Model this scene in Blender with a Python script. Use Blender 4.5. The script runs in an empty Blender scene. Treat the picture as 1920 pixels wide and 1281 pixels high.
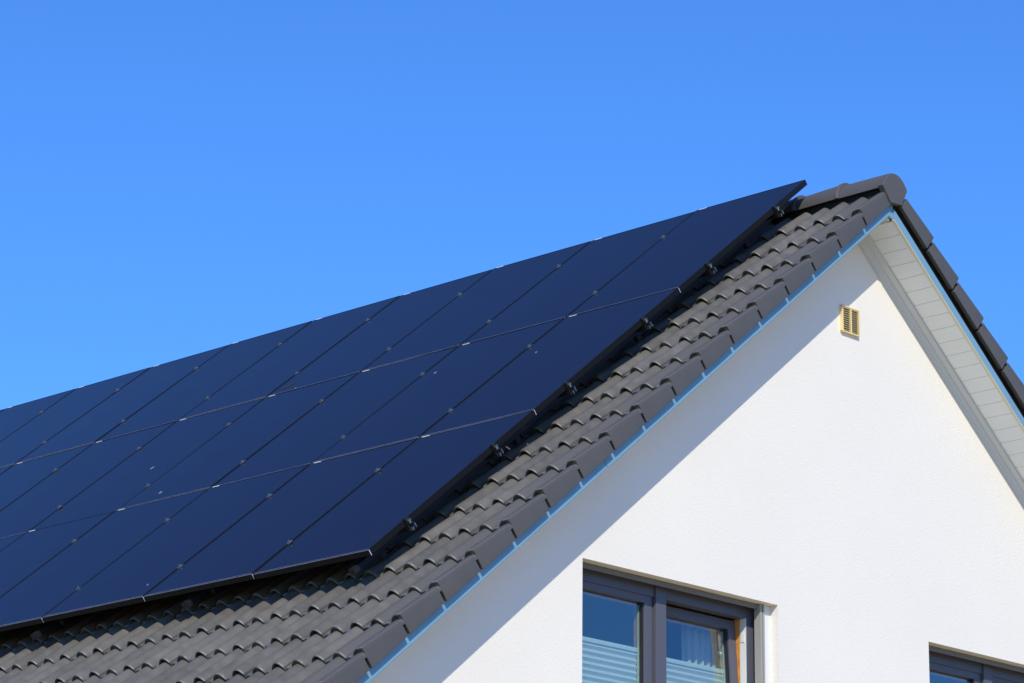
import bpy, bmesh, math, random
from mathutils import Vector, Matrix
random.seed(7)
sc = bpy.context.scene
COL = sc.collection
# ------------------------------------------------------------------ camera
H = 8.15                                   # height of the verge apex above the ground
TH = 0.6825185                             # roof pitch
CT, ST = math.cos(TH), math.sin(TH)
cam_d = bpy.data.cameras.new('camera'); cam = bpy.data.objects.new('camera', cam_d); COL.objects.link(cam)
cam_d.sensor_width = 36; cam_d.lens = 36 * 5821.555 / 1920; cam_d.clip_start = .1; cam_d.clip_end = 3000
yaw, pit, rol = 0.8018331, 0.2881025, 0.0110249
f = Vector((math.sin(yaw) * math.cos(pit), math.cos(yaw) * math.cos(pit), math.sin(pit)))
r0 = f.cross(Vector((0, 0, 1))).normalized(); u0 = r0.cross(f)
r = r0 * math.cos(rol) + u0 * math.sin(rol); u = r.cross(f)
M = Matrix((r, u, -f)).transposed().to_4x4(); M.translation = Vector((-15.26927, -11.4068, -6.51677 + H))
cam.matrix_world = M
sc.camera = cam
# ------------------------------------------------------------------ sky, sun, exposure
SUN_V = Vector((0.881, 1.0, -1.0)).normalized()          # the way the light travels
w = bpy.data.worlds.new('World'); sc.world = w; w.use_nodes = True
nt = w.node_tree; nt.nodes.clear()
out = nt.nodes.new('ShaderNodeOutputWorld'); bg = nt.nodes.new('ShaderNodeBackground')
sky = nt.nodes.new('ShaderNodeTexSky'); sky.sky_type = 'NISHITA'; sky.sun_disc = False
sky.sun_elevation = math.asin(-SUN_V.z); sky.sun_rotation = math.atan2(-SUN_V.x, -SUN_V.y)
sky.altitude = 0; sky.air_density = 1.0; sky.dust_density = 0.3; sky.ozone_density = 2.0
tint = nt.nodes.new('ShaderNodeMix'); tint.data_type = 'RGBA'; tint.blend_type = 'MULTIPLY'
tint.inputs[0].default_value = 1.0; tint.inputs[7].default_value = (0.34, 0.735, 1.34, 1)
nt.links.new(sky.outputs[0], tint.inputs[6]); nt.links.new(tint.outputs[2], bg.inputs[0])
bg.inputs[1].default_value = 0.15
nt.links.new(bg.outputs[0], out.inputs[0])
sd = bpy.data.lights.new('sun', 'SUN'); so = bpy.data.objects.new('sun', sd); COL.objects.link(so)
sd.energy = 3.95; sd.angle = math.radians(.5); sd.color = (1.0, .93, .78)
so.rotation_euler = SUN_V.to_track_quat('-Z', 'Y').to_euler(); so.location = (-20, -20, 25)
sc.view_settings.view_transform = 'Standard'; sc.view_settings.look = 'None'
sc.view_settings.exposure = 0.0; sc.view_settings.gamma = 1.0
sc.view_settings.use_curve_mapping = False

# ------------------------------------------------------------------ materials
def mat(name, col, rough=.6, metal=0., noise=0., nscale=8., bump=0., bscale=60., ior=1.5, island=0., spec=None):
    m = bpy.data.materials.new(name); m.use_nodes = True
    t = m.node_tree; b = t.nodes['Principled BSDF']
    b.inputs['Base Color'].default_value = (*col, 1); b.inputs['Roughness'].default_value = rough
    b.inputs['Metallic'].default_value = metal; b.inputs['IOR'].default_value = ior
    if spec is not None: b.inputs['Specular IOR Level'].default_value = spec
    tc = t.nodes.new('ShaderNodeTexCoord')
    last = None
    if noise:
        n = t.nodes.new('ShaderNodeTexNoise'); n.inputs['Scale'].default_value = nscale; n.inputs['Detail'].default_value = 6
        t.links.new(tc.outputs['Object'], n.inputs['Vector'])
        mr = t.nodes.new('ShaderNodeMapRange'); mr.inputs['From Min'].default_value = .3; mr.inputs['From Max'].default_value = .7
        mr.inputs['To Min'].default_value = 1 - noise; mr.inputs['To Max'].default_value = 1 + noise
        t.links.new(n.outputs[0], mr.inputs['Value']); last = mr.outputs[0]
    if island:
        g = t.nodes.new('ShaderNodeNewGeometry')
        mr2 = t.nodes.new('ShaderNodeMapRange'); mr2.inputs['To Min'].default_value = 1 - island; mr2.inputs['To Max'].default_value = 1 + island
        t.links.new(g.outputs['Random Per Island'], mr2.inputs['Value'])
        if last:
            mu = t.nodes.new('ShaderNodeMath'); mu.operation = 'MULTIPLY'
            t.links.new(last, mu.inputs[0]); t.links.new(mr2.outputs[0], mu.inputs[1]); last = mu.outputs[0]
        else: last = mr2.outputs[0]
    if last:
        vm = t.nodes.new('ShaderNodeVectorMath'); vm.operation = 'SCALE'; vm.inputs[0].default_value = col
        t.links.new(last, vm.inputs['Scale']); t.links.new(vm.outputs[0], b.inputs['Base Color'])
    if bump:
        n = t.nodes.new('ShaderNodeTexNoise'); n.inputs['Scale'].default_value = bscale; n.inputs['Detail'].default_value = 4
        t.links.new(tc.outputs['Object'], n.inputs['Vector'])
        bp = t.nodes.new('ShaderNodeBump'); bp.inputs['Strength'].default_value = bump; bp.inputs['Distance'].default_value = .004
        t.links.new(n.outputs[0], bp.inputs['Height']); t.links.new(bp.outputs[0], b.inputs['Normal'])
    return m

M_TILE = mat('grey_tile', (.114, .106, .093), .5, spec=.35, noise=.20, nscale=11, bump=.3, bscale=140, island=.13)
M_VERGE = mat('grey_verge_tile', (.092, .086, .080), .5, noise=.05, nscale=9, bump=.12, bscale=150, island=.04)
M_PLASTER = mat('white_plaster', (.81, .768, .695), .9, noise=.02, nscale=1.1, bump=.5, bscale=85)
M_BLUE = mat('blue_verge_board', (.17, .33, .46), .45, noise=.06, nscale=5)
M_CREAM = mat('cream_plastic', (.66, .62, .46), .5)
M_SOFFIT = mat('pale_soffit', (.76, .80, .81), .5, noise=.02, nscale=4)
M_MOULD = mat('grey_white_moulding', (.57, .60, .60), .45)
M_VENT = mat('cream_vent_plastic', (.80, .63, .30), .45)
M_FRAME = mat('anthracite_window_frame', (.090, .092, .118), .45)
M_DARK = mat('dark_gasket', (.012, .012, .014), .5)
M_STRIP = mat('grey_metal_trim', (.34, .33, .31), .45)
M_HEAD = mat('grey_head_trim', (.16, .155, .145), .5)
M_WHITE = mat('white_plastic', (.72, .72, .70), .4)
M_WOOD = mat('orange_wood', (.62, .25, .045), .45, noise=.2, nscale=20)
M_BLIND = mat('pale_blue_blind', (.74, .74, .70), .8)
M_BLINDRAIL = mat('pale_blind_rail', (.80, .84, .78), .4)
M_CURTAIN = mat('beige_curtain', (.82, .70, .58), .9)
M_ROOM = mat('dark_room', (.05, .045, .04), .9)
M_PFRAME = mat('black_anodised_frame', (.009, .0085, .008), .35, spec=.25)
M_PEDGE = mat('frame_edge_glint', (.62, .62, .74), .4, metal=.3)
M_ALU = mat('aluminium', (.72, .72, .70), .28, metal=1.0)
M_RAIL = mat('shaded_aluminium_rail', (.035, .04, .048), .4, metal=.6)  # aluminium darkened: the shade under the panels is in the colour
M_BLACKP = mat('black_plastic', (.012, .012, .012), .4)
M_STICK = mat('white_sticker', (.85, .85, .82), .5)
M_DIRT = mat('pale_dropping', (.22, .24, .30), .8)
M_DIRTD = mat('dark_smudge', (.012, .013, .03), .8)
M_UNDER = mat('black_underlay', (.012, .012, .012), .95)
M_GROUND = mat('sandy_ground', (.46, .34, .17), .95, noise=.2, nscale=3, bump=.4, bscale=40)
M_ADDED_LAWN = mat('added_dark_lawn', (.025, .04, .012), .95, noise=.3, nscale=4)
M_CLAMP = mat('grey_clamp', (.18, .18, .16), .35, metal=.5)
M_WEATHERSHADE = mat('weathered_shaded_lip', (.065, .061, .050), .75, noise=.6, nscale=35)  # edge weathering, with the shade of the lip fronts painted in
M_RIM = mat('worn_rim_glint', (.135, .13, .115), .45, noise=.45, nscale=60)  # chipped wear noise; the paler tone paints the glint along the lip

def panel_glass():
    m = bpy.data.materials.new('dark_blue_cells'); m.use_nodes = True; t = m.node_tree
    b = t.nodes['Principled BSDF']
    b.inputs['Roughness'].default_value = .12; b.inputs['IOR'].default_value = 1.19
    tc = t.nodes.new('ShaderNodeTexCoord')
    br = t.nodes.new('ShaderNodeTexBrick'); br.offset = 0
    br.inputs['Color1'].default_value = (.0085, .0058, .0125, 1); br.inputs['Color2'].default_value = (.0095, .0064, .0140, 1)
    br.inputs['Mortar'].default_value = (.006, .004, .010, 1)
    br.inputs['Scale'].default_value = 1; br.inputs['Mortar Size'].default_value = .003
    br.inputs['Brick Width'].default_value = .158; br.inputs['Row Height'].default_value = .158
    t.links.new(tc.outputs['Object'], br.inputs['Vector'])
    n = t.nodes.new('ShaderNodeTexNoise'); n.inputs['Scale'].default_value = 3.0; n.inputs['Detail'].default_value = 8
    t.links.new(tc.outputs['Object'], n.inputs['Vector'])
    mr = t.nodes.new('ShaderNodeMapRange'); mr.inputs['To Min'].default_value = .04; mr.inputs['To Max'].default_value = .24
    t.links.new(n.outputs[0], mr.inputs['Value']); t.links.new(mr.outputs[0], b.inputs['Roughness'])
    t.links.new(br.outputs[0], b.inputs['Base Color'])
    return m
M_PGLASS = panel_glass()

def window_glass():
    m = bpy.data.materials.new('window_glass'); m.use_nodes = True; t = m.node_tree
    t.nodes.remove(t.nodes['Principled BSDF']); o = t.nodes['Material Output']
    tr = t.nodes.new('ShaderNodeBsdfTransparent'); tr.inputs[0].default_value = (.80, .88, .88, 1)
    gl = t.nodes.new('ShaderNodeBsdfGlossy'); gl.inputs['Roughness'].default_value = .01; gl.inputs[0].default_value = (1, 1, 1, 1)
    lw = t.nodes.new('ShaderNodeLayerWeight'); lw.inputs[0].default_value = .5
    fr = t.nodes.new('ShaderNodeMapRange'); fr.inputs['To Min'].default_value = .05; fr.inputs['To Max'].default_value = .34
    t.links.new(lw.outputs['Facing'], fr.inputs['Value'])
    mx = t.nodes.new('ShaderNodeMixShader')
    t.links.new(fr.outputs[0], mx.inputs[0]); t.links.new(tr.outputs[0], mx.inputs[1]); t.links.new(gl.outputs[0], mx.inputs[2])
    t.links.new(mx.outputs[0], o.inputs[0])
    return m
M_WGLASS = window_glass()

# ------------------------------------------------------------------ helpers
def link(name, bm, m, parent=None, smooth=False, mats=None):
    me = bpy.data.meshes.new(name); bmesh.ops.recalc_face_normals(bm, faces=bm.faces) if not smooth == 'keep' else None
    bm.to_mesh(me); bm.free()
    o = bpy.data.objects.new(name, me); COL.objects.link(o)
    for x in (mats or [m]): me.materials.append(x)
    if smooth:
        for p in me.polygons: p.use_smooth = True
    if parent: o.parent = parent
    return o
def tag(o, label=None, cat=None, group=None, kind=None):
    for k, v in (('label', label), ('category', cat), ('group', group), ('kind', kind)):
        if v: o[k] = v
    return o
def empty(name, loc=(0, 0, 0)):
    o = bpy.data.objects.new(name, None); COL.objects.link(o); o.location = loc; o.empty_display_size = .2
    return o
def R(side, s, y, n):                                   # roof coordinates to world
    return Vector((side * (s * CT + n * ST), y, H - s * ST + n * CT))
def hexa(bm, P, bevel=0, mi=0):                         # P: 8 corners, index = a*4+b*2+c
    v = [bm.verts.new(p) for p in P]
    fs = [bm.faces.new([v[i] for i in q]) for q in ((0, 1, 3, 2), (4, 6, 7, 5), (0, 4, 5, 1), (2, 3, 7, 6), (0, 2, 6, 4), (1, 5, 7, 3))]
    for q in fs: q.material_index = mi
    if bevel:
        es = list({e for q in fs for e in q.edges})
        bmesh.ops.bevel(bm, geom=es, offset=bevel, segments=2, affect='EDGES', profile=.7)
def rbox(bm, side, s0, s1, y0, y1, n0, n1, bevel=0, mi=0):
    hexa(bm, [R(side, s, y, n) for s in (s0, s1) for y in (y0, y1) for n in (n0, n1)], bevel, mi)
def box(bm, x0, x1, y0, y1, z0, z1, bevel=0, off=(0, 0, 0), mi=0):      # z measured from the apex
    hexa(bm, [Vector((x, y, z + H)) - Vector(off) for x in (x0, x1) for y in (y0, y1) for z in (z0, z1)], bevel, mi)

# ------------------------------------------------------------------ ground (out of view, toned for its bounce light)
bm = bmesh.new(); bmesh.ops.create_grid(bm, x_segments=8, y_segments=8, size=600)
tag(link('ground', bm, M_GROUND), kind='structure')
bm = bmesh.new(); bmesh.ops.create_grid(bm, x_segments=4, y_segments=4, size=1, matrix=Matrix.Translation((-33, 30, .004)) @ Matrix.Diagonal((26.5, 28.5, 1, 1)))
tag(link('added_lawn', bm, M_ADDED_LAWN), kind='structure')  # unseen dark patch added to cut bounce light from the left

# ------------------------------------------------------------------ house
house = empty('house')
tag(house, 'white plastered gable house with grey concrete tile roof', 'house')
A = .28                                    # gable wall plane
S_EAVE = 7.15; YL = 11.6                   # length of slopes, length of house
PER = .155; YC0 = -.015                    # tile wave
COURSE = .34; NC = 21
def crest(y):
    q = ((y - YC0) / PER + .5) % 1 - .5
    a = abs(q)
    h = .040 * math.cos(math.pi * q / .62) ** .85 if a < .3099 else 0
    return h - .0025 * math.exp(-((a - .33) / .05) ** 2) + .002 * math.exp(-((a - .5) / .09) ** 2)
def tile_strip(bm, side, lip, ys, hs, thin, length=.375, jn=0):
    """one tile: rows along the slope, closed at the lip by its own front face"""
    base = lambda s: .129 + jn - .032 * (lip - s) / COURSE
    rows = [(lip - length, 0), (lip - .016, 0), (lip - .007, -.0012), (lip - .002, -.004), (lip, -.009)]
    g = [[bm.verts.new(R(side, s, y, base(s) + h + dn)) for y, h in zip(ys, hs)] for s, dn in rows]
    for a, b in zip(g, g[1:]):
        for i in range(len(ys) - 1):
            q = bm.faces.new((a[i], a[i + 1], b[i + 1], b[i])); q.smooth = True
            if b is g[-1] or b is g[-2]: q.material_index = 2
    top = [bm.verts.new(R(side, lip, y, base(lip) + h - .009)) for y, h in zip(ys, hs)]
    bot = [bm.verts.new(R(side, lip - .001, y, base(lip) + h - t)) for y, h, t in zip(ys, hs, thin)]
    back = [bm.verts.new(R(side, lip - .09, y, base(lip - .09) + h - t)) for y, h, t in zip(ys, hs, thin)]
    for i in range(len(ys) - 1):
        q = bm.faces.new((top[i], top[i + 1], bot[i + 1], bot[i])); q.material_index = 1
        bm.faces.new((bot[i], bot[i + 1], back[i + 1], back[i]))
    for e in (0, -1):                                    # side edges
        va = [bm.verts.new(R(side, s, ys[e], base(s) + hs[e])) for s in (lip - length, lip)]
        vb = [bm.verts.new(R(side, s, ys[e], base(s) + hs[e] - .012)) for s in (lip - length, lip)]
        bm.faces.new((va[0], va[1], vb[1], vb[0]))
for side in (-1, 1):
    bm = bmesh.new()
    ncol = int((YL - .27) / (2 * PER)) if side == -1 else 30
    for k in range(1, NC + 1):
        lip = .03 + COURSE * k + random.uniform(-.002, .002)
        for j in range(1, ncol + 1):
            yc = YC0 + PER * 2 * j
            ya, yb = yc - .046, yc + 2 * PER - .0535
            nn = 30
            dy = random.uniform(-.0015, .0015); jl = random.uniform(-.003, .003); jn = random.uniform(-.0015, .0015)
            ys = [ya + (yb - ya) * i / nn for i in range(nn + 1)]
            hs = [crest(y) + (.004 if y < yc + .045 else 0) for y in ys]
            hs[-1] -= .002
            th = [.013 if abs(y - yc) < .036 else .0305 for y in ys]
            tile_strip(bm, side, lip + jl, [y + dy for y in ys], hs, th, length=.375 if k > 1 else .34, jn=jn)
            # the interlock rib seen inside the hollow crest
            if side == -1:
                l2 = lip - .028
                rbox(bm, side, l2 - .05, l2, yc - .004, yc + .006, .104, .150)
    link('roof_tiles', bm, M_TILE, house, smooth='keep', mats=[M_TILE, M_WEATHERSHADE, M_RIM])
# dark underlay below the tiles, with the rafters' depth
bm = bmesh.new()
for side in (-1, 1):
    rbox(bm, side, -.02, S_EAVE - .12, .02, YL - .02, .045, .065)
link('roof_underlay', bm, M_UNDER, house)
# verge tiles with their apron, each a piece of its own
def verge_tile(side, k, y0=-.06):
    bm = bmesh.new()
    lip = .03 + COURSE * k
    jn = random.uniform(-.0015, .0015)
    ys = [y0, y0 + .003, y0 + .009, y0 + .018] + [YC0 - .018 + (.242 - YC0 + .018) * i / 28 for i in range(29)]
    hs = [.022, .032, .0378, .040] + [.040 if y < YC0 else crest(y) for y in ys[4:]]
    tile_strip(bm, side, lip, ys, hs, [.0305] * len(ys), length=.36 if k > 1 else .34, jn=jn)
    base = lambda s: .129 + jn - .032 * (lip - s) / COURSE
    s0, s1 = lip - (.320 if k > 1 else .345), lip - .0005
    P = []
    for s in (s0, s1):
        for y in (y0 + .0005, y0 + .030):
            for n in (-.090, .034):
                P.append(R(side, s, y, (.044 + jn) if n < 0 else base(s) + n))
    hexa(bm, P, .002)
    o = link('verge_tile', bm, M_VERGE, house, smooth='keep', mats=[M_VERGE, M_WEATHERSHADE, M_RIM])
    return o
for k in range(1, NC + 1):
    for side in (-1, 1): verge_tile(side, k)
# verge boards (blue) and cream edge trim, mitred at the ridge
def mitred(bm, side, s1, y0, y1, n0, n1, bevel=0, s0=None):
    P = []
    for e in (0, 1):
        for y in (y0, y1):
            for n in (n0, n1): P.append(R(side, (-n * math.tan(TH) if s0 is None else s0) if e == 0 else s1, y, n))
    hexa(bm, P, bevel)
for side in (-1, 1):
    bm = bmesh.new()
    if side < 0:
        mitred(bm, side, 3.52, -.025, -.006, -.016, .046); mitred(bm, side, S_EAVE, -.025, -.006, -.016, .046, .001, s0=3.523)
    else:
        mitred(bm, side, 3.30, -.0345, -.010, -.056, -.006); mitred(bm, side, S_EAVE, -.0345, -.010, -.056, -.006, .001, s0=3.303)
    if side < 0:                            # apex gusset where both boards meet
        z0_, t_ = -.0165 / CT, math.tan(TH)
        pts = [(0, z0_ + .0004), (-.050, z0_ + .0004 - .050 * t_), (-.040, z0_ - .040 * t_ - .008), (0, -.072)]
        fa = [bm.verts.new((x_, -.0245, z_ + H)) for x_, z_ in pts]; fb = [bm.verts.new((x_, -.012, z_ + H)) for x_, z_ in pts]
        bm.faces.new(fa); bm.faces.new(fb)
        for i_ in range(4): bm.faces.new((fa[i_], fa[(i_ + 1) % 4], fb[(i_ + 1) % 4], fb[i_]))
    link('verge_board', bm, M_BLUE, house)
    bm = bmesh.new()
    if side > 0: mitred(bm, side, S_EAVE, -.033, -.014, -.0625, -.0565)
    else: mitred(bm, side, S_EAVE, -.020, .012, -.0225, -.0165)
    link('board_trim', bm, M_CREAM, house)
    bm = bmesh.new(); mitred(bm, side, S_EAVE, -.008, .03, -.0, .054)
    link('verge_batten', bm, M_UNDER, house)
# soffit boards: tongue and groove running front to back
for side in (-1, 1):
    bm = bmesh.new(); s = .06; no = 0 if side > 0 else .030
    k = 0
    while s < S_EAVE - .02:
        e = min(s + .1058, S_EAVE)
        rbox(bm, side, s, e, -.0135 if side > 0 else .013, .265, no - .056, no - .044, .0012); s += .108
    rbox(bm, side, .02, S_EAVE, .014, .262, no - .043, no - .03)
    link('soffit', bm, M_SOFFIT, house)
    # crown moulding against the wall
    bm = bmesh.new()
    dy_ = A - .25; dn_ = no
    prof = [(.176, -.0565), (.176, -.066), (.180, -.070), (.210, -.078), (.213, -.086), (.228, -.100), (.234, -.112), (.241, -.114), (.242, -.122), (.262, -.122), (.262, -.0565)]
    s0, s1 = .06, S_EAVE
    def st(n): return -n * math.tan(TH)                   # mitre at the ridge
    prof = [(q + dy_, n + dn_) for q, n in prof]
    a = [bm.verts.new(R(side, -n * math.tan(TH), y, n)) for y, n in prof]
    b = [bm.verts.new(R(side, s1, y, n)) for y, n in prof]
    for i in range(len(prof)):
        j = (i + 1) % len(prof); bm.faces.new((a[i], a[j], b[j], b[i]))
    bm.faces.new(a); bm.faces.new(b)
    link('moulding', bm, M_MOULD, house)

# walls: the gable is cut round its openings
W1 = (-2.597, -.850); W2 = (.670, 2.412); ZT = -2.685; ZB = -4.06
hw = S_EAVE * CT - .35                     # half width of the wall body
zr = lambda x: -abs(x) * math.tan(TH) - .06 / CT
def wall_slab(bm, x0, x1, top, bot, y0, y1):
    """prism between two x, top may be a roof line (callable) or a level"""
    t = top if callable(top) else (lambda x: top)
    P = []
    for x in (x0, x1):
        for y in (y0, y1):
            for z in (bot, t(x)): P.append(Vector((x, y, z + H)))
    hexa(bm, P)
bm = bmesh.new(); y1 = A + .34
xs = [-hw, W1[0], W1[1], 0, W2[0], W2[1], hw]
wall_slab(bm, -hw, W1[0], zr, -H, A, y1)
wall_slab(bm, W1[0], W1[1], zr, ZT, A, y1); wall_slab(bm, W1[0], W1[1], ZB, -H, A, y1)
wall_slab(bm, W1[1], 0, zr, -H, A, y1); wall_slab(bm, 0, W2[0], zr, -H, A, y1)
wall_slab(bm, W2[0], W2[1], zr, ZT, A, y1); wall_slab(bm, W2[0], W2[1], ZB, -H, A, y1)
wall_slab(bm, W2[1], hw, zr, -H, A, y1)
bmesh.ops.remove_doubles(bm, verts=bm.verts, dist=1e-5)
seen = {}
for q in list(bm.faces):                                   # drop the faces two slabs share
    key = tuple(sorted((round(v.co.x, 4), round(v.co.y, 4), round(v.co.z, 4)) for v in q.verts))
    seen.setdefault(key, []).append(q)
dead = [q for l in seen.values() if len(l) > 1 for q in l]
bmesh.ops.delete(bm, geom=dead, context='FACES_ONLY')
# inner faces between slabs of unequal height that would stay buried are harmless
link('gable_wall', bm, M_PLASTER, house)
bm = bmesh.new()
zs = zr(hw)
box(bm, -hw, -hw + .34, y1, YL - .6, -H, zs); link('side_wall', bm, M_PLASTER, house); bm = bmesh.new(); box(bm, hw - .34, hw, y1, YL - .6, -H, zs)
link('side_wall', bm, M_PLASTER, house)
bm = bmesh.new()
for x0, x1 in ((-hw, 0), (0, hw)): wall_slab(bm, x0, x1, zr, -H, YL - .6, YL - .26)
link('back_wall', bm, M_PLASTER, house)

# ridge tiles and ridge end
def ridge_tile(y0, y1, first=False):
    bm = bmesh.new()
    cx, cz = -.012, .126
    def ring(y, rr, dz=0):
        pts = []
        for i in range(17):
            a = math.radians(-4 + 188 * i / 16)
            pts.append((cx + rr * math.cos(a), cz + dz + rr * 1.0 * math.sin(a)))
        return [bm.verts.new((x, y, z + H)) for x, z in pts]
    prof = [(y1 + .05, .094), (y0, .100), (y0, .121), (y0 + .005, .1245), (y0 + .022, .1245), (y0 + .030, .116), (y1 + .05, .104)]
    if first: prof = [(y1 + .05, .088), (y0, .088), (y0, .103), (y0 + .01, .104), (y1 + .05, .107)]
    rings = [ring(y, rr) for y, rr in prof]
    for a, b in zip(rings, rings[1:]):
        for i in range(len(a) - 1):
            q = bm.faces.new((a[i], a[i + 1], b[i + 1], b[i])); q.smooth = True
    o = link('ridge_tile', bm, M_VERGE, house, smooth='keep')
    md = o.modifiers.new('es', 'EDGE_SPLIT'); md.split_angle = math.radians(35)
    return o
yy = -.045
ridge_tile(-.045, .315, True)
yy = .315
while yy < YL - .1:
    ridge_tile(yy, yy + .365); yy += .365
bm = bmesh.new()
cap = [(-.079, .011), (.038, .019), (.099, .132), (.091, .148), (.060, .184), (.021, .211), (-.015, .219), (-.052, .217), (-.080, .206), (-.105, .187), (-.137, .150), (-.161, .112)]
rg = []
for y, k in ((-.030, .99), (-.066, 1.0), (-.0705, .985), (-.072, .96)):
    rg.append([bm.verts.new((-.030 + (x + .030) * k, y, .125 + (z - .125) * k + H)) for x, z in cap])
for a, b in zip(rg, rg[1:]):
    for i in range(len(cap)):
        j = (i + 1) % len(cap); bm.faces.new((a[i], a[j], b[j], b[i]))
bm.faces.new(rg[0]); bm.faces.new(rg[-1])
link('ridge_end_cap', bm, M_VERGE, house)
bm = bmesh.new(); box(bm, -.085, .06, -.03, YL - .05, .03, .15)
link('ridge_underlay', bm, M_UNDER, house)

# air vent in the gable
bm = bmesh.new()
vx0, vx1, vz0, vz1, vy = -.184, -.004, -.806, -.628, A - .022
fw = .009
box(bm, vx0, vx1, vy, A, vz0, vz0 + fw, .002); box(bm, vx0, vx1, vy, A, vz1 - fw, vz1, .002)
box(bm, vx0, vx0 + fw + .004, vy + .0004, A, vz0 + .002, vz1 - .002, .001); box(bm, vx1 - fw, vx1, vy + .0004, A, vz0 + .002, vz1 - .002, .001)
xm = (vx0 + vx1) / 2 + .003
box(bm, xm - .006, xm + .006, vy + .0008, A, vz0 + .003, vz1 - .003)
vent = link('air_vent', bm, M_VENT, house); vent['label'] = 'cream plastic air vent with two columns of slats'
bm = bmesh.new(); nsl = 11
for i in range(nsl):
    z = vz0 + fw + (vz1 - vz0 - 2 * fw) * (i + .5) / nsl
    for xa, xb in ((vx0 + fw + .003, xm - .005), (xm + .005, vx1 - fw + .001)):
        P = [Vector((x, y, zz + H)) for x in (xa, xb) for y, zo in ((vy + .001, -.0015), (vy + .005, .0000)) for zz in (z + zo, z + zo + .0030)]
        hexa(bm, P)
link('slats', bm, M_VENT, vent)
bm = bmesh.new(); box(bm, vx0 + .01, vx1 - .01, A - .0075, A - .001, vz0 + .01, vz1 - .01)
link('vent_back', bm, M_DARK, vent)

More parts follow.
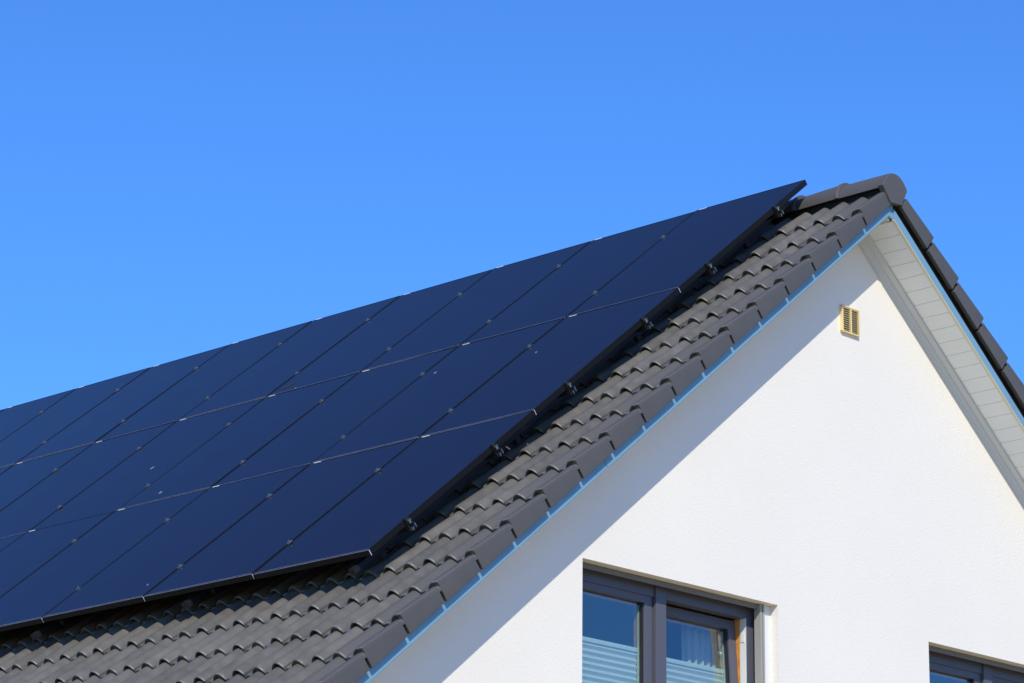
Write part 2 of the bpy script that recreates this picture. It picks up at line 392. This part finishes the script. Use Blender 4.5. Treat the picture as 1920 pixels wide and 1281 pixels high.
# ------------------------------------------------------------------ windows
FY = .415                                   # front plane of the window frames
def window(X0, X1, tilted):
    L = lambda d: X0 + d
    bm = bmesh.new(); z0, z1 = ZB + .03, ZT - .012
    box(bm, X0 - .01, L(.055), FY, FY + .07, z0, z1, .002)                       # left stile
    box(bm, X1 - .138, X1 + .01, FY, FY + .05, z0, z1, .002)                    # right stile
    box(bm, L(.769), L(.861), FY - .012, FY + .06, z0, z1 - .001, .002)         # mullion
    box(bm, L(.055), L(.769), FY + .0006, FY + .07, ZT - .085, z1); box(bm, L(.861), X1 - .138, FY + .0006, FY + .07, ZT - .085, z1)
    box(bm, L(.055), L(.769), FY + .0006, FY + .07, z0, z0 + .06); box(bm, L(.861), X1 - .138, FY + .0006, FY + .07, z0, z0 + .06)
    win = link('window', bm, M_FRAME, house)
    win['label'] = ('gable window with its right sash tilted open' if tilted else 'gable window at the lower right corner, cut by the frame edge')
    # reveal trims
    bm = bmesh.new(); box(bm, X0 + .001, X1 - .106, A + .070, A + .078, ZT - .033, ZT - .001, .001)
    box(bm, X0 + .001, X1 - .107, A + .078, FY - .002, ZT - .008, ZT - .002)
    link('head_trim', bm, M_HEAD, win)
    bm = bmesh.new()
    box(bm, X1 - .105, X1 - .091, A + .050, A + .10, z0, ZT - .002, .001); link('guide_rail', bm, M_STRIP, win); bm = bmesh.new(); box(bm, X1 - .080, X1 - .067, A + .050, A + .10, z0, ZT - .002, .001)
    link('guide_rail', bm, M_STRIP, win)
    bm = bmesh.new(); box(bm, X1 - .0905, X1 - .0805, A + .065, A + .10, z0, ZT - .003); link('rail_gasket', bm, M_DARK, win)
    bm = bmesh.new(); box(bm, X1 - .0665, X1 - .0005, A + .060, A + .10, z0, ZT - .0015, .001); link('plaster_bead', bm, M_WHITE, win)
    bm = bmesh.new(); box(bm, X0 - .03, X1 + .03, A - .035, FY + .02, ZB - .0, ZB + .022, .002); link('sill', bm, M_STRIP, win)
    # sashes
    def sash(x0, x1, tilt, open_):
        e = .068; y0 = FY + (.010 if not open_ else .014); zz0, zz1 = z0 + .045, ZT - .072 - (.02 if open_ else 0)
        piv = Vector((0, y0 + .03, zz0 + H))
        rot = Matrix.Translation(piv) @ Matrix.Rotation(-tilt, 4, 'X') @ Matrix.Translation(-piv)
        def put(name, bmx, m, par):
            bmx.transform(rot); return link(name, bmx, m, par)
        b = bmesh.new()
        box(b, x0, x0 + e, y0, y0 + .06, zz0, zz1, .003); box(b, x1 - e, x1, y0, y0 + .06, zz0, zz1, .003)
        box(b, x0 + e, x1 - e, y0 + .0006, y0 + .06, zz1 - e + .010, zz1 - .0006, .002); box(b, x0 + e, x1 - e, y0 + .0006, y0 + .06, zz0, zz0 + e, .002)
        s = put('sash', b, M_FRAME, win)
        b = bmesh.new(); box(b, x0 + e - .012, x1 - e + .012, y0 + .030, y0 + .033, zz0 + e - .01, zz1 - e + .02)
        put('pane', b, M_WGLASS, win)
        b = bmesh.new(); t = .012
        box(b, x0 + e - .001, x0 + e + t, y0 + .012, y0 + .029, zz0 + e, zz1 - e + .009); put('glazing_bead', b, M_DARK, win); b = bmesh.new(); box(b, x1 - e - t, x1 - e + .001, y0 + .012, y0 + .029, zz0 + e, zz1 - e + .009)
        put('glazing_bead', b, M_DARK, win)
        b = bmesh.new()
        box(b, x0, x0 + e, y0 + .0615, y0 + .085, zz0, zz1, .002); box(b, x1 - e, x1, y0 + .0615, y0 + .085, zz0, zz1, .002); box(b, x0 + e, x1 - e, y0 + .0615, y0 + .085, zz1 - e, zz1, .002)
        put('wooden_inner_sash', b, M_WOOD, win)
        # pleated blind hanging on the inside of the pane
        bz = ZT - .405; b0, b1 = x0 + e + .004, x1 - e - .002
        root = empty('pleated_blind', (b1, y0 + .05, bz + H))
        def put2(name, bmx, m):
            bmx.transform(rot); bmx.transform(Matrix.Translation(-root.location)); return link(name, bmx, m, root)
        b = bmesh.new(); box(b, b0, b1, y0 + .040, y0 + .060, bz - .016, bz + .010, .006); put2('top_rail', b, M_BLINDRAIL)
        b = bmesh.new(); z = bz - .016; prev = None; i = 0
        while z > zz0 + e:
            y = y0 + (.042 if i % 2 else .056)
            cur = (b.verts.new((b0 + .004, y, z + H)), b.verts.new((b1 - .012, y, z + H)))
            if prev: b.faces.new((prev[0], prev[1], cur[1], cur[0]))
            prev = cur; z -= .0185; i += 1
        put2('pleated_fabric', b, M_BLIND)
        b = bmesh.new(); box(b, b1 - .010, b1 + .004, y0 + .036, y0 + .050, zz0 + e, zz1 - e, .001); put2('side_rail', b, M_BLINDRAIL)
        if open_:
            b = bmesh.new(); box(b, b1 - .045, b1 + .012, y0 + .052, y0 + .066, ZT - .300, ZT - .285, .004); box(b, b1 - .012, b1 + .002, y0 + .045, y0 + .06, ZT - .32, ZT - .25, .003)
            put2('blind_bracket', b, M_ALU)
        return root
    rl = sash(X0 + .045, L(.761), 0, False)
    rr = sash(L(.869), X1 - .143, math.radians(3.4) if tilted else 0, tilted)
    nm = 'the tilted window' if tilted else 'the lower right window'
    tag(rl, 'pale blue pleated blind behind the left pane of ' + nm, 'blind', 'pleated blinds in the gable windows')
    tag(rr, 'pale blue pleated blind behind the right pane of ' + nm, 'blind', 'pleated blinds in the gable windows')
    # rebate of the right stile: white hardware strip and wooden inner frame
    bm = bmesh.new(); box(bm, X1 - .1425, X1 - .138, FY + .002, FY + .048, z0, z1 - .02); box(bm, X1 - .147, X1 - .1427, FY + .012, FY + .040, ZT - .23, ZT - .17, .002)
    link('rebate_strip', bm, M_WHITE, win)
    bm = bmesh.new(); box(bm, X1 - .1435, X1 - .02, FY + .0515, FY + .135, z0, z1, .002)
    link('wooden_inner_frame', bm, M_WOOD, win)
    bm = bmesh.new(); box(bm, L(.055), X1 - .1440, FY + .0715, FY + .135, ZT - .085, z1, .002)
    link('inner_head', bm, M_BLACKP, win)  # wooden head in black: its shade is put into the colour
    # a room behind the window
    bm = bmesh.new(); xa, xb, ya, yb, za, zb = X0 - .3, X1 + .3, A + .345, 4.2, ZB - .8, ZT + .15
    v = [bm.verts.new((x, y, z + H)) for x in (xa, xb) for y in (ya, yb) for z in (za, zb)]
    for q in ((0, 1, 3, 2), (4, 6, 7, 5), (2, 3, 7, 6), (0, 2, 6, 4), (1, 5, 7, 3)): bm.faces.new([v[i] for i in q])
    link('room_interior', bm, M_ROOM, win)
    return win
window(*W1, True); window(*W2, False)
# curtain hanging inside the tilted window
bm = bmesh.new(); nx = 90; cols = []
for i in range(nx + 1):
    x = -1.30 + .50 * i / nx
    y = .652 + .018 * math.sin(i * .62) + .012 * math.sin(i * 1.7 + 1)
    cols.append([bm.verts.new((x + .03 * (1 - z_) * 0, y, H + ZT + .02 - 1.5 * z_)) for z_ in (0, .5, 1)])
for a, b in zip(cols, cols[1:]):
    for j in range(2): bm.faces.new((a[j], b[j], b[j + 1], a[j + 1]))
o = link('curtain', bm, M_CURTAIN, smooth=True)
md = o.modifiers.new('t', 'SOLIDIFY'); md.thickness = .003
tag(o, 'beige folded curtain seen through the tilted window sash', 'curtain')

# ------------------------------------------------------------------ solar panels
YP, PW, SP, PH, NT = .557, .952, -.060, 1.654, .330
GAP = .014
ROWN = ('top', 'middle', 'bottom')
ORD = ['first', 'second', 'third', 'fourth', 'fifth', 'sixth', 'seventh', 'eighth', 'ninth', 'tenth', 'eleventh']
NCOLS = 11
FT = .038
BX = Vector((0, 1, 0)); BS = R(-1, 1, 0, 0) - R(-1, 0, 0, 0); BN = R(-1, 0, 0, 1) - R(-1, 0, 0, 0)
RM = Matrix((BX, BS, BN)).transposed().to_4x4()      # local x = along the ridge, y = down the slope, z = out of the roof
def lbox(bm, x0, x1, y0, y1, z0, z1, bevel=0, mi=0):
    hexa(bm, [Vector((x, y, z)) for x in (x0, x1) for y in (y0, y1) for z in (z0, z1)], bevel, mi)
def place(o, s, y, n, rz=(0, 0, 0)):
    Mx = RM.copy(); Mx.translation = R(-1, s, y, n)
    from mathutils import Euler
    o.matrix_world = Mx @ Euler(rz).to_matrix().to_4x4()
def make_panel():
    root = empty('solar_panel')
    w_, h_ = PW - GAP, PH - .009
    bm = bmesh.new(); fw = .008
    lbox(bm, 0, w_, 0, fw, -FT, 0, .0012); lbox(bm, 0, w_, h_ - fw, h_, -FT, 0, .0012)
    lbox(bm, 0, fw, fw + .0003, h_ - fw - .0003, -FT, -.0002, .0012); lbox(bm, w_ - fw, w_, fw + .0003, h_ - fw - .0003, -FT, -.0002, .0012)
    lbox(bm, fw, w_ - fw, fw + .001, fw + .028, -FT, -FT + .002); lbox(bm, fw, w_ - fw, h_ - fw - .028, h_ - fw - .001, -FT, -FT + .002)
    link('frame', bm, M_PFRAME, root)
    bm = bmesh.new(); lbox(bm, fw - .001, w_ - fw + .001, fw - .001, h_ - fw + .001, -.007, -.0014)
    link('cell_glass', bm, M_PGLASS, root)
    # pale strip painting the glint along the frame's lower front edge and corner
    bm = bmesh.new()
    q = [bm.verts.new(c_) for c_ in ((.001, h_ - .0045, .0004), (w_ - .001, h_ - .0045, .0004), (w_ - .001, h_ + .0008, -.0045), (.001, h_ + .0008, -.0045), (.001, h_ - .0035, -.0035), (w_ - .001, h_ - .0035, -.0035))]
    for f_ in ((0, 1, 2, 3), (3, 2, 5, 4), (4, 5, 1, 0), (0, 3, 4), (1, 5, 2)): bm.faces.new([q[i] for i in f_])
    lbox(bm, -.0008, .0016, h_ - .004, h_ + .0008, -FT, -.004)
    link('frame_edge_glint', bm, M_PEDGE, root)
    bm = bmesh.new(); lbox(bm, w_ - .095, w_ - .030, .001, .0095, 0, .0006)
    link('barcode_sticker', bm, M_STICK, root)
    bm = bmesh.new(); lbox(bm, w_ / 2 - .06, w_ / 2 + .06, .12, .20, -.025, -.0075); link('junction_box', bm, M_BLACKP, root)
    return root
def copy_tree(o):
    c = o.copy(); COL.objects.link(c)
    for ch in o.children:
        d = ch.copy(); COL.objects.link(d); d.parent = c
    return c
proto = make_panel(); panels = {}
for rr_ in range(3):
    for c in range(NCOLS):
        o = proto if (rr_, c) == (0, 0) else copy_tree(proto)
        place(o, SP + PH * rr_ + random.uniform(-.0015, .0015), YP + PW * c + random.uniform(-.001, .001), NT + random.uniform(-.0012, .0012),
              (random.uniform(-.0022, .0022), random.uniform(-.0016, .0016), 0))
        tag(o, f'black solar panel, {ORD[c]} from the gable edge in the {ROWN[rr_]} row', 'solar panel', 'solar panels on the tiled roof')
        panels[(rr_, c)] = o
# bird droppings and a dark smudge lying on the glass
def dirt(s, y, rad, m, label, name='bird_dropping'):
    bm = bmesh.new(); n = 11; vs = []
    for i in range(n):
        a = 2 * math.pi * i / n; q = rad * .75 * random.uniform(.6, 1.15)
        vs.append((q * math.cos(a), 1.7 * q * math.sin(a)))
    lo = [bm.verts.new((x, y_, -.0004)) for x, y_ in vs]; hi = [bm.verts.new((x * .8, y_ * .8, .0016)) for x, y_ in vs]
    bm.faces.new(hi)
    for i in range(n): bm.faces.new((lo[i], lo[(i + 1) % n], hi[(i + 1) % n], hi[i]))
    o = link(name, bm, m); place(o, s, y, NT + .0006)
    tag(o, label, 'bird dropping' if 'drop' in name else 'smudge'); return o
dirt(2.543, 4.665, .016, M_DIRT, 'pale bird dropping high on the fifth panel of the middle row')
dirt(3.10, 4.035, .016, M_DIRT, 'pale bird dropping near the lower edge of the middle row')
dirt(4.729, 2.573, .010, M_DIRT, 'small pale dropping at the lower edge of the bottom row')
dirt(2.168, 1.331, .009, M_DIRT, 'tiny pale dropping on the first panel of the middle row')
dirt(2.047, 2.315, .011, M_DIRT, 'pale dropping beside the second seam of the middle row')
dirt(1.47, 4.235, .060, M_DIRTD, 'dark round smudge at the lower edge of the top row', 'dark_smudge')
dirt(1.570, 4.069, .007, M_DIRT, 'tiny pale dropping right beside the dark smudge')

# rails: cross rails carry the panels, slope rails lie under them on hooks
RAILS = []
REL = (.425, 1.295)
def cross_rail(s, label):
    bm = bmesh.new(); L_ = PW * NCOLS + .02
    lbox(bm, 0, L_, -.019, -.004, -.036, 0, .001); lbox(bm, 0, L_, .004, .019, -.036, 0, .001)
    lbox(bm, .0005, L_, -.004, .004, -.034, -.016); 
    o = link('cross_rail', bm, M_RAIL); place(o, s, YP - .012, NT - FT - .003)
    tag(o, label, 'mounting rail', 'aluminium cross rails under the panels')
for rr_ in range(3):
    for q, nm in zip(REL, ('upper', 'lower')):
        cross_rail(SP + PH * rr_ + q, f'{nm} aluminium cross rail under the {ROWN[rr_]} row of panels')
i = 0; y = .69
while y < YP + PW * NCOLS - .1:
    root = empty('slope_rail', R(-1, 4.93, y, NT - FT - .075))
    bm = bmesh.new(); lbox(bm, 0, .04, -4.9, 0, 0, .033, .001)
    b2 = bmesh.new(); lbox(b2, -.001, .041, 0.0005, .006, -.002, .035, .001)
    for j, (b_, m_, nm) in enumerate(((bm, M_RAIL, 'rail_profile'), (b2, M_BLACKP, 'end_cap'))):
        o = link(nm, b_, m_, root)
    Mx = RM.copy(); Mx.translation = R(-1, 4.93, y, NT - FT - .075); root.matrix_world = Mx
    s_ = -.25
    while s_ > -4.8:
        bm = bmesh.new(); lbox(bm, .005, .035, s_ - .02, s_ + .02, -.0355, -.0005); lbox(bm, .005, .035, s_ - .12, s_ + .02, -.040, -.0350); s_ -= 1.36
        link('roof_hook', bm, M_RAIL, root)
    tag(root, f'sloping aluminium rail under the panels, {ORD[i]} from the gable edge', 'mounting rail', 'sloping rails under the panels')
    y += 1.40; i += 1
# clamps
def make_clamp():
    root = empty('mid_clamp')
    bm = bmesh.new(); lbox(bm, -.015, .015, -.016, .016, .0008, .0034, .001); lbox(bm, -.0055, .0055, -.022, .022, -.040, .0014)
    link('clamp_plate', bm, M_CLAMP, root)
    bm = bmesh.new(); bmesh.ops.create_cone(bm, cap_ends=True, segments=12, radius1=.0085, radius2=.0085, depth=.009, matrix=Matrix.Translation((0, 0, .0088)))
    link('bolt', bm, M_ALU, root); return root
def make_end_clamp():
    root = empty('end_clamp')
    bm = bmesh.new(); lbox(bm, -.008, .010, -.018, .018, .0010, .0035, .0008); lbox(bm, -.010, -.002, -.018, .018, -FT - .002, .0012, .0008); lbox(bm, -.028, -.010, -.018, .018, -FT - .002, -FT + .004, .0008)
    link('clamp_body', bm, M_BLACKP, root)
    bm = bmesh.new(); bmesh.ops.create_cone(bm, cap_ends=True, segments=12, radius1=.0075, radius2=.0075, depth=.020, matrix=Matrix.Translation((-.019, 0, -FT + .012)))
    bmesh.ops.create_cone(bm, cap_ends=True, segments=6, radius1=.012, radius2=.012, depth=.008, matrix=Matrix.Translation((-.019, 0, -FT + .022)))
    link('bolt', bm, M_ALU, root)
    bm = bmesh.new(); lbox(bm, -.034, -.013, -.020, -.012, -FT - .036, -FT - .008, .002); lbox(bm, -.034, -.013, .006, .014, -FT - .040, -FT - .020, .002)
    link('rail_nut', bm, M_ALU, root); return root
pc = make_clamp(); first = True
for rr_ in range(3):
    for q, nm in zip(REL, ('upper', 'lower')):
        for c in range(1, NCOLS):
            o = pc if first else copy_tree(pc); first = False
            place(o, SP + PH * rr_ + q + random.uniform(-.012, .012), YP + PW * c - GAP / 2, NT, (0, 0, random.uniform(-.25, .25)))
            tag(o, f'small clamp on the {nm} rail between {ORD[c-1]} and {ORD[c]} panel of the {ROWN[rr_]} row', 'clamp', 'clamps between the solar panels')
pe = make_end_clamp(); first = True
for rr_ in range(3):
    for q, nm in zip(REL, ('upper', 'lower')):
        o = pe if first else copy_tree(pe); first = False
        place(o, SP + PH * rr_ + q, YP - .001, NT)
        tag(o, f'silver bolted end clamp at the gable end of the {ROWN[rr_]} row, on its {nm} rail', 'clamp', 'end clamps at the gable edge')
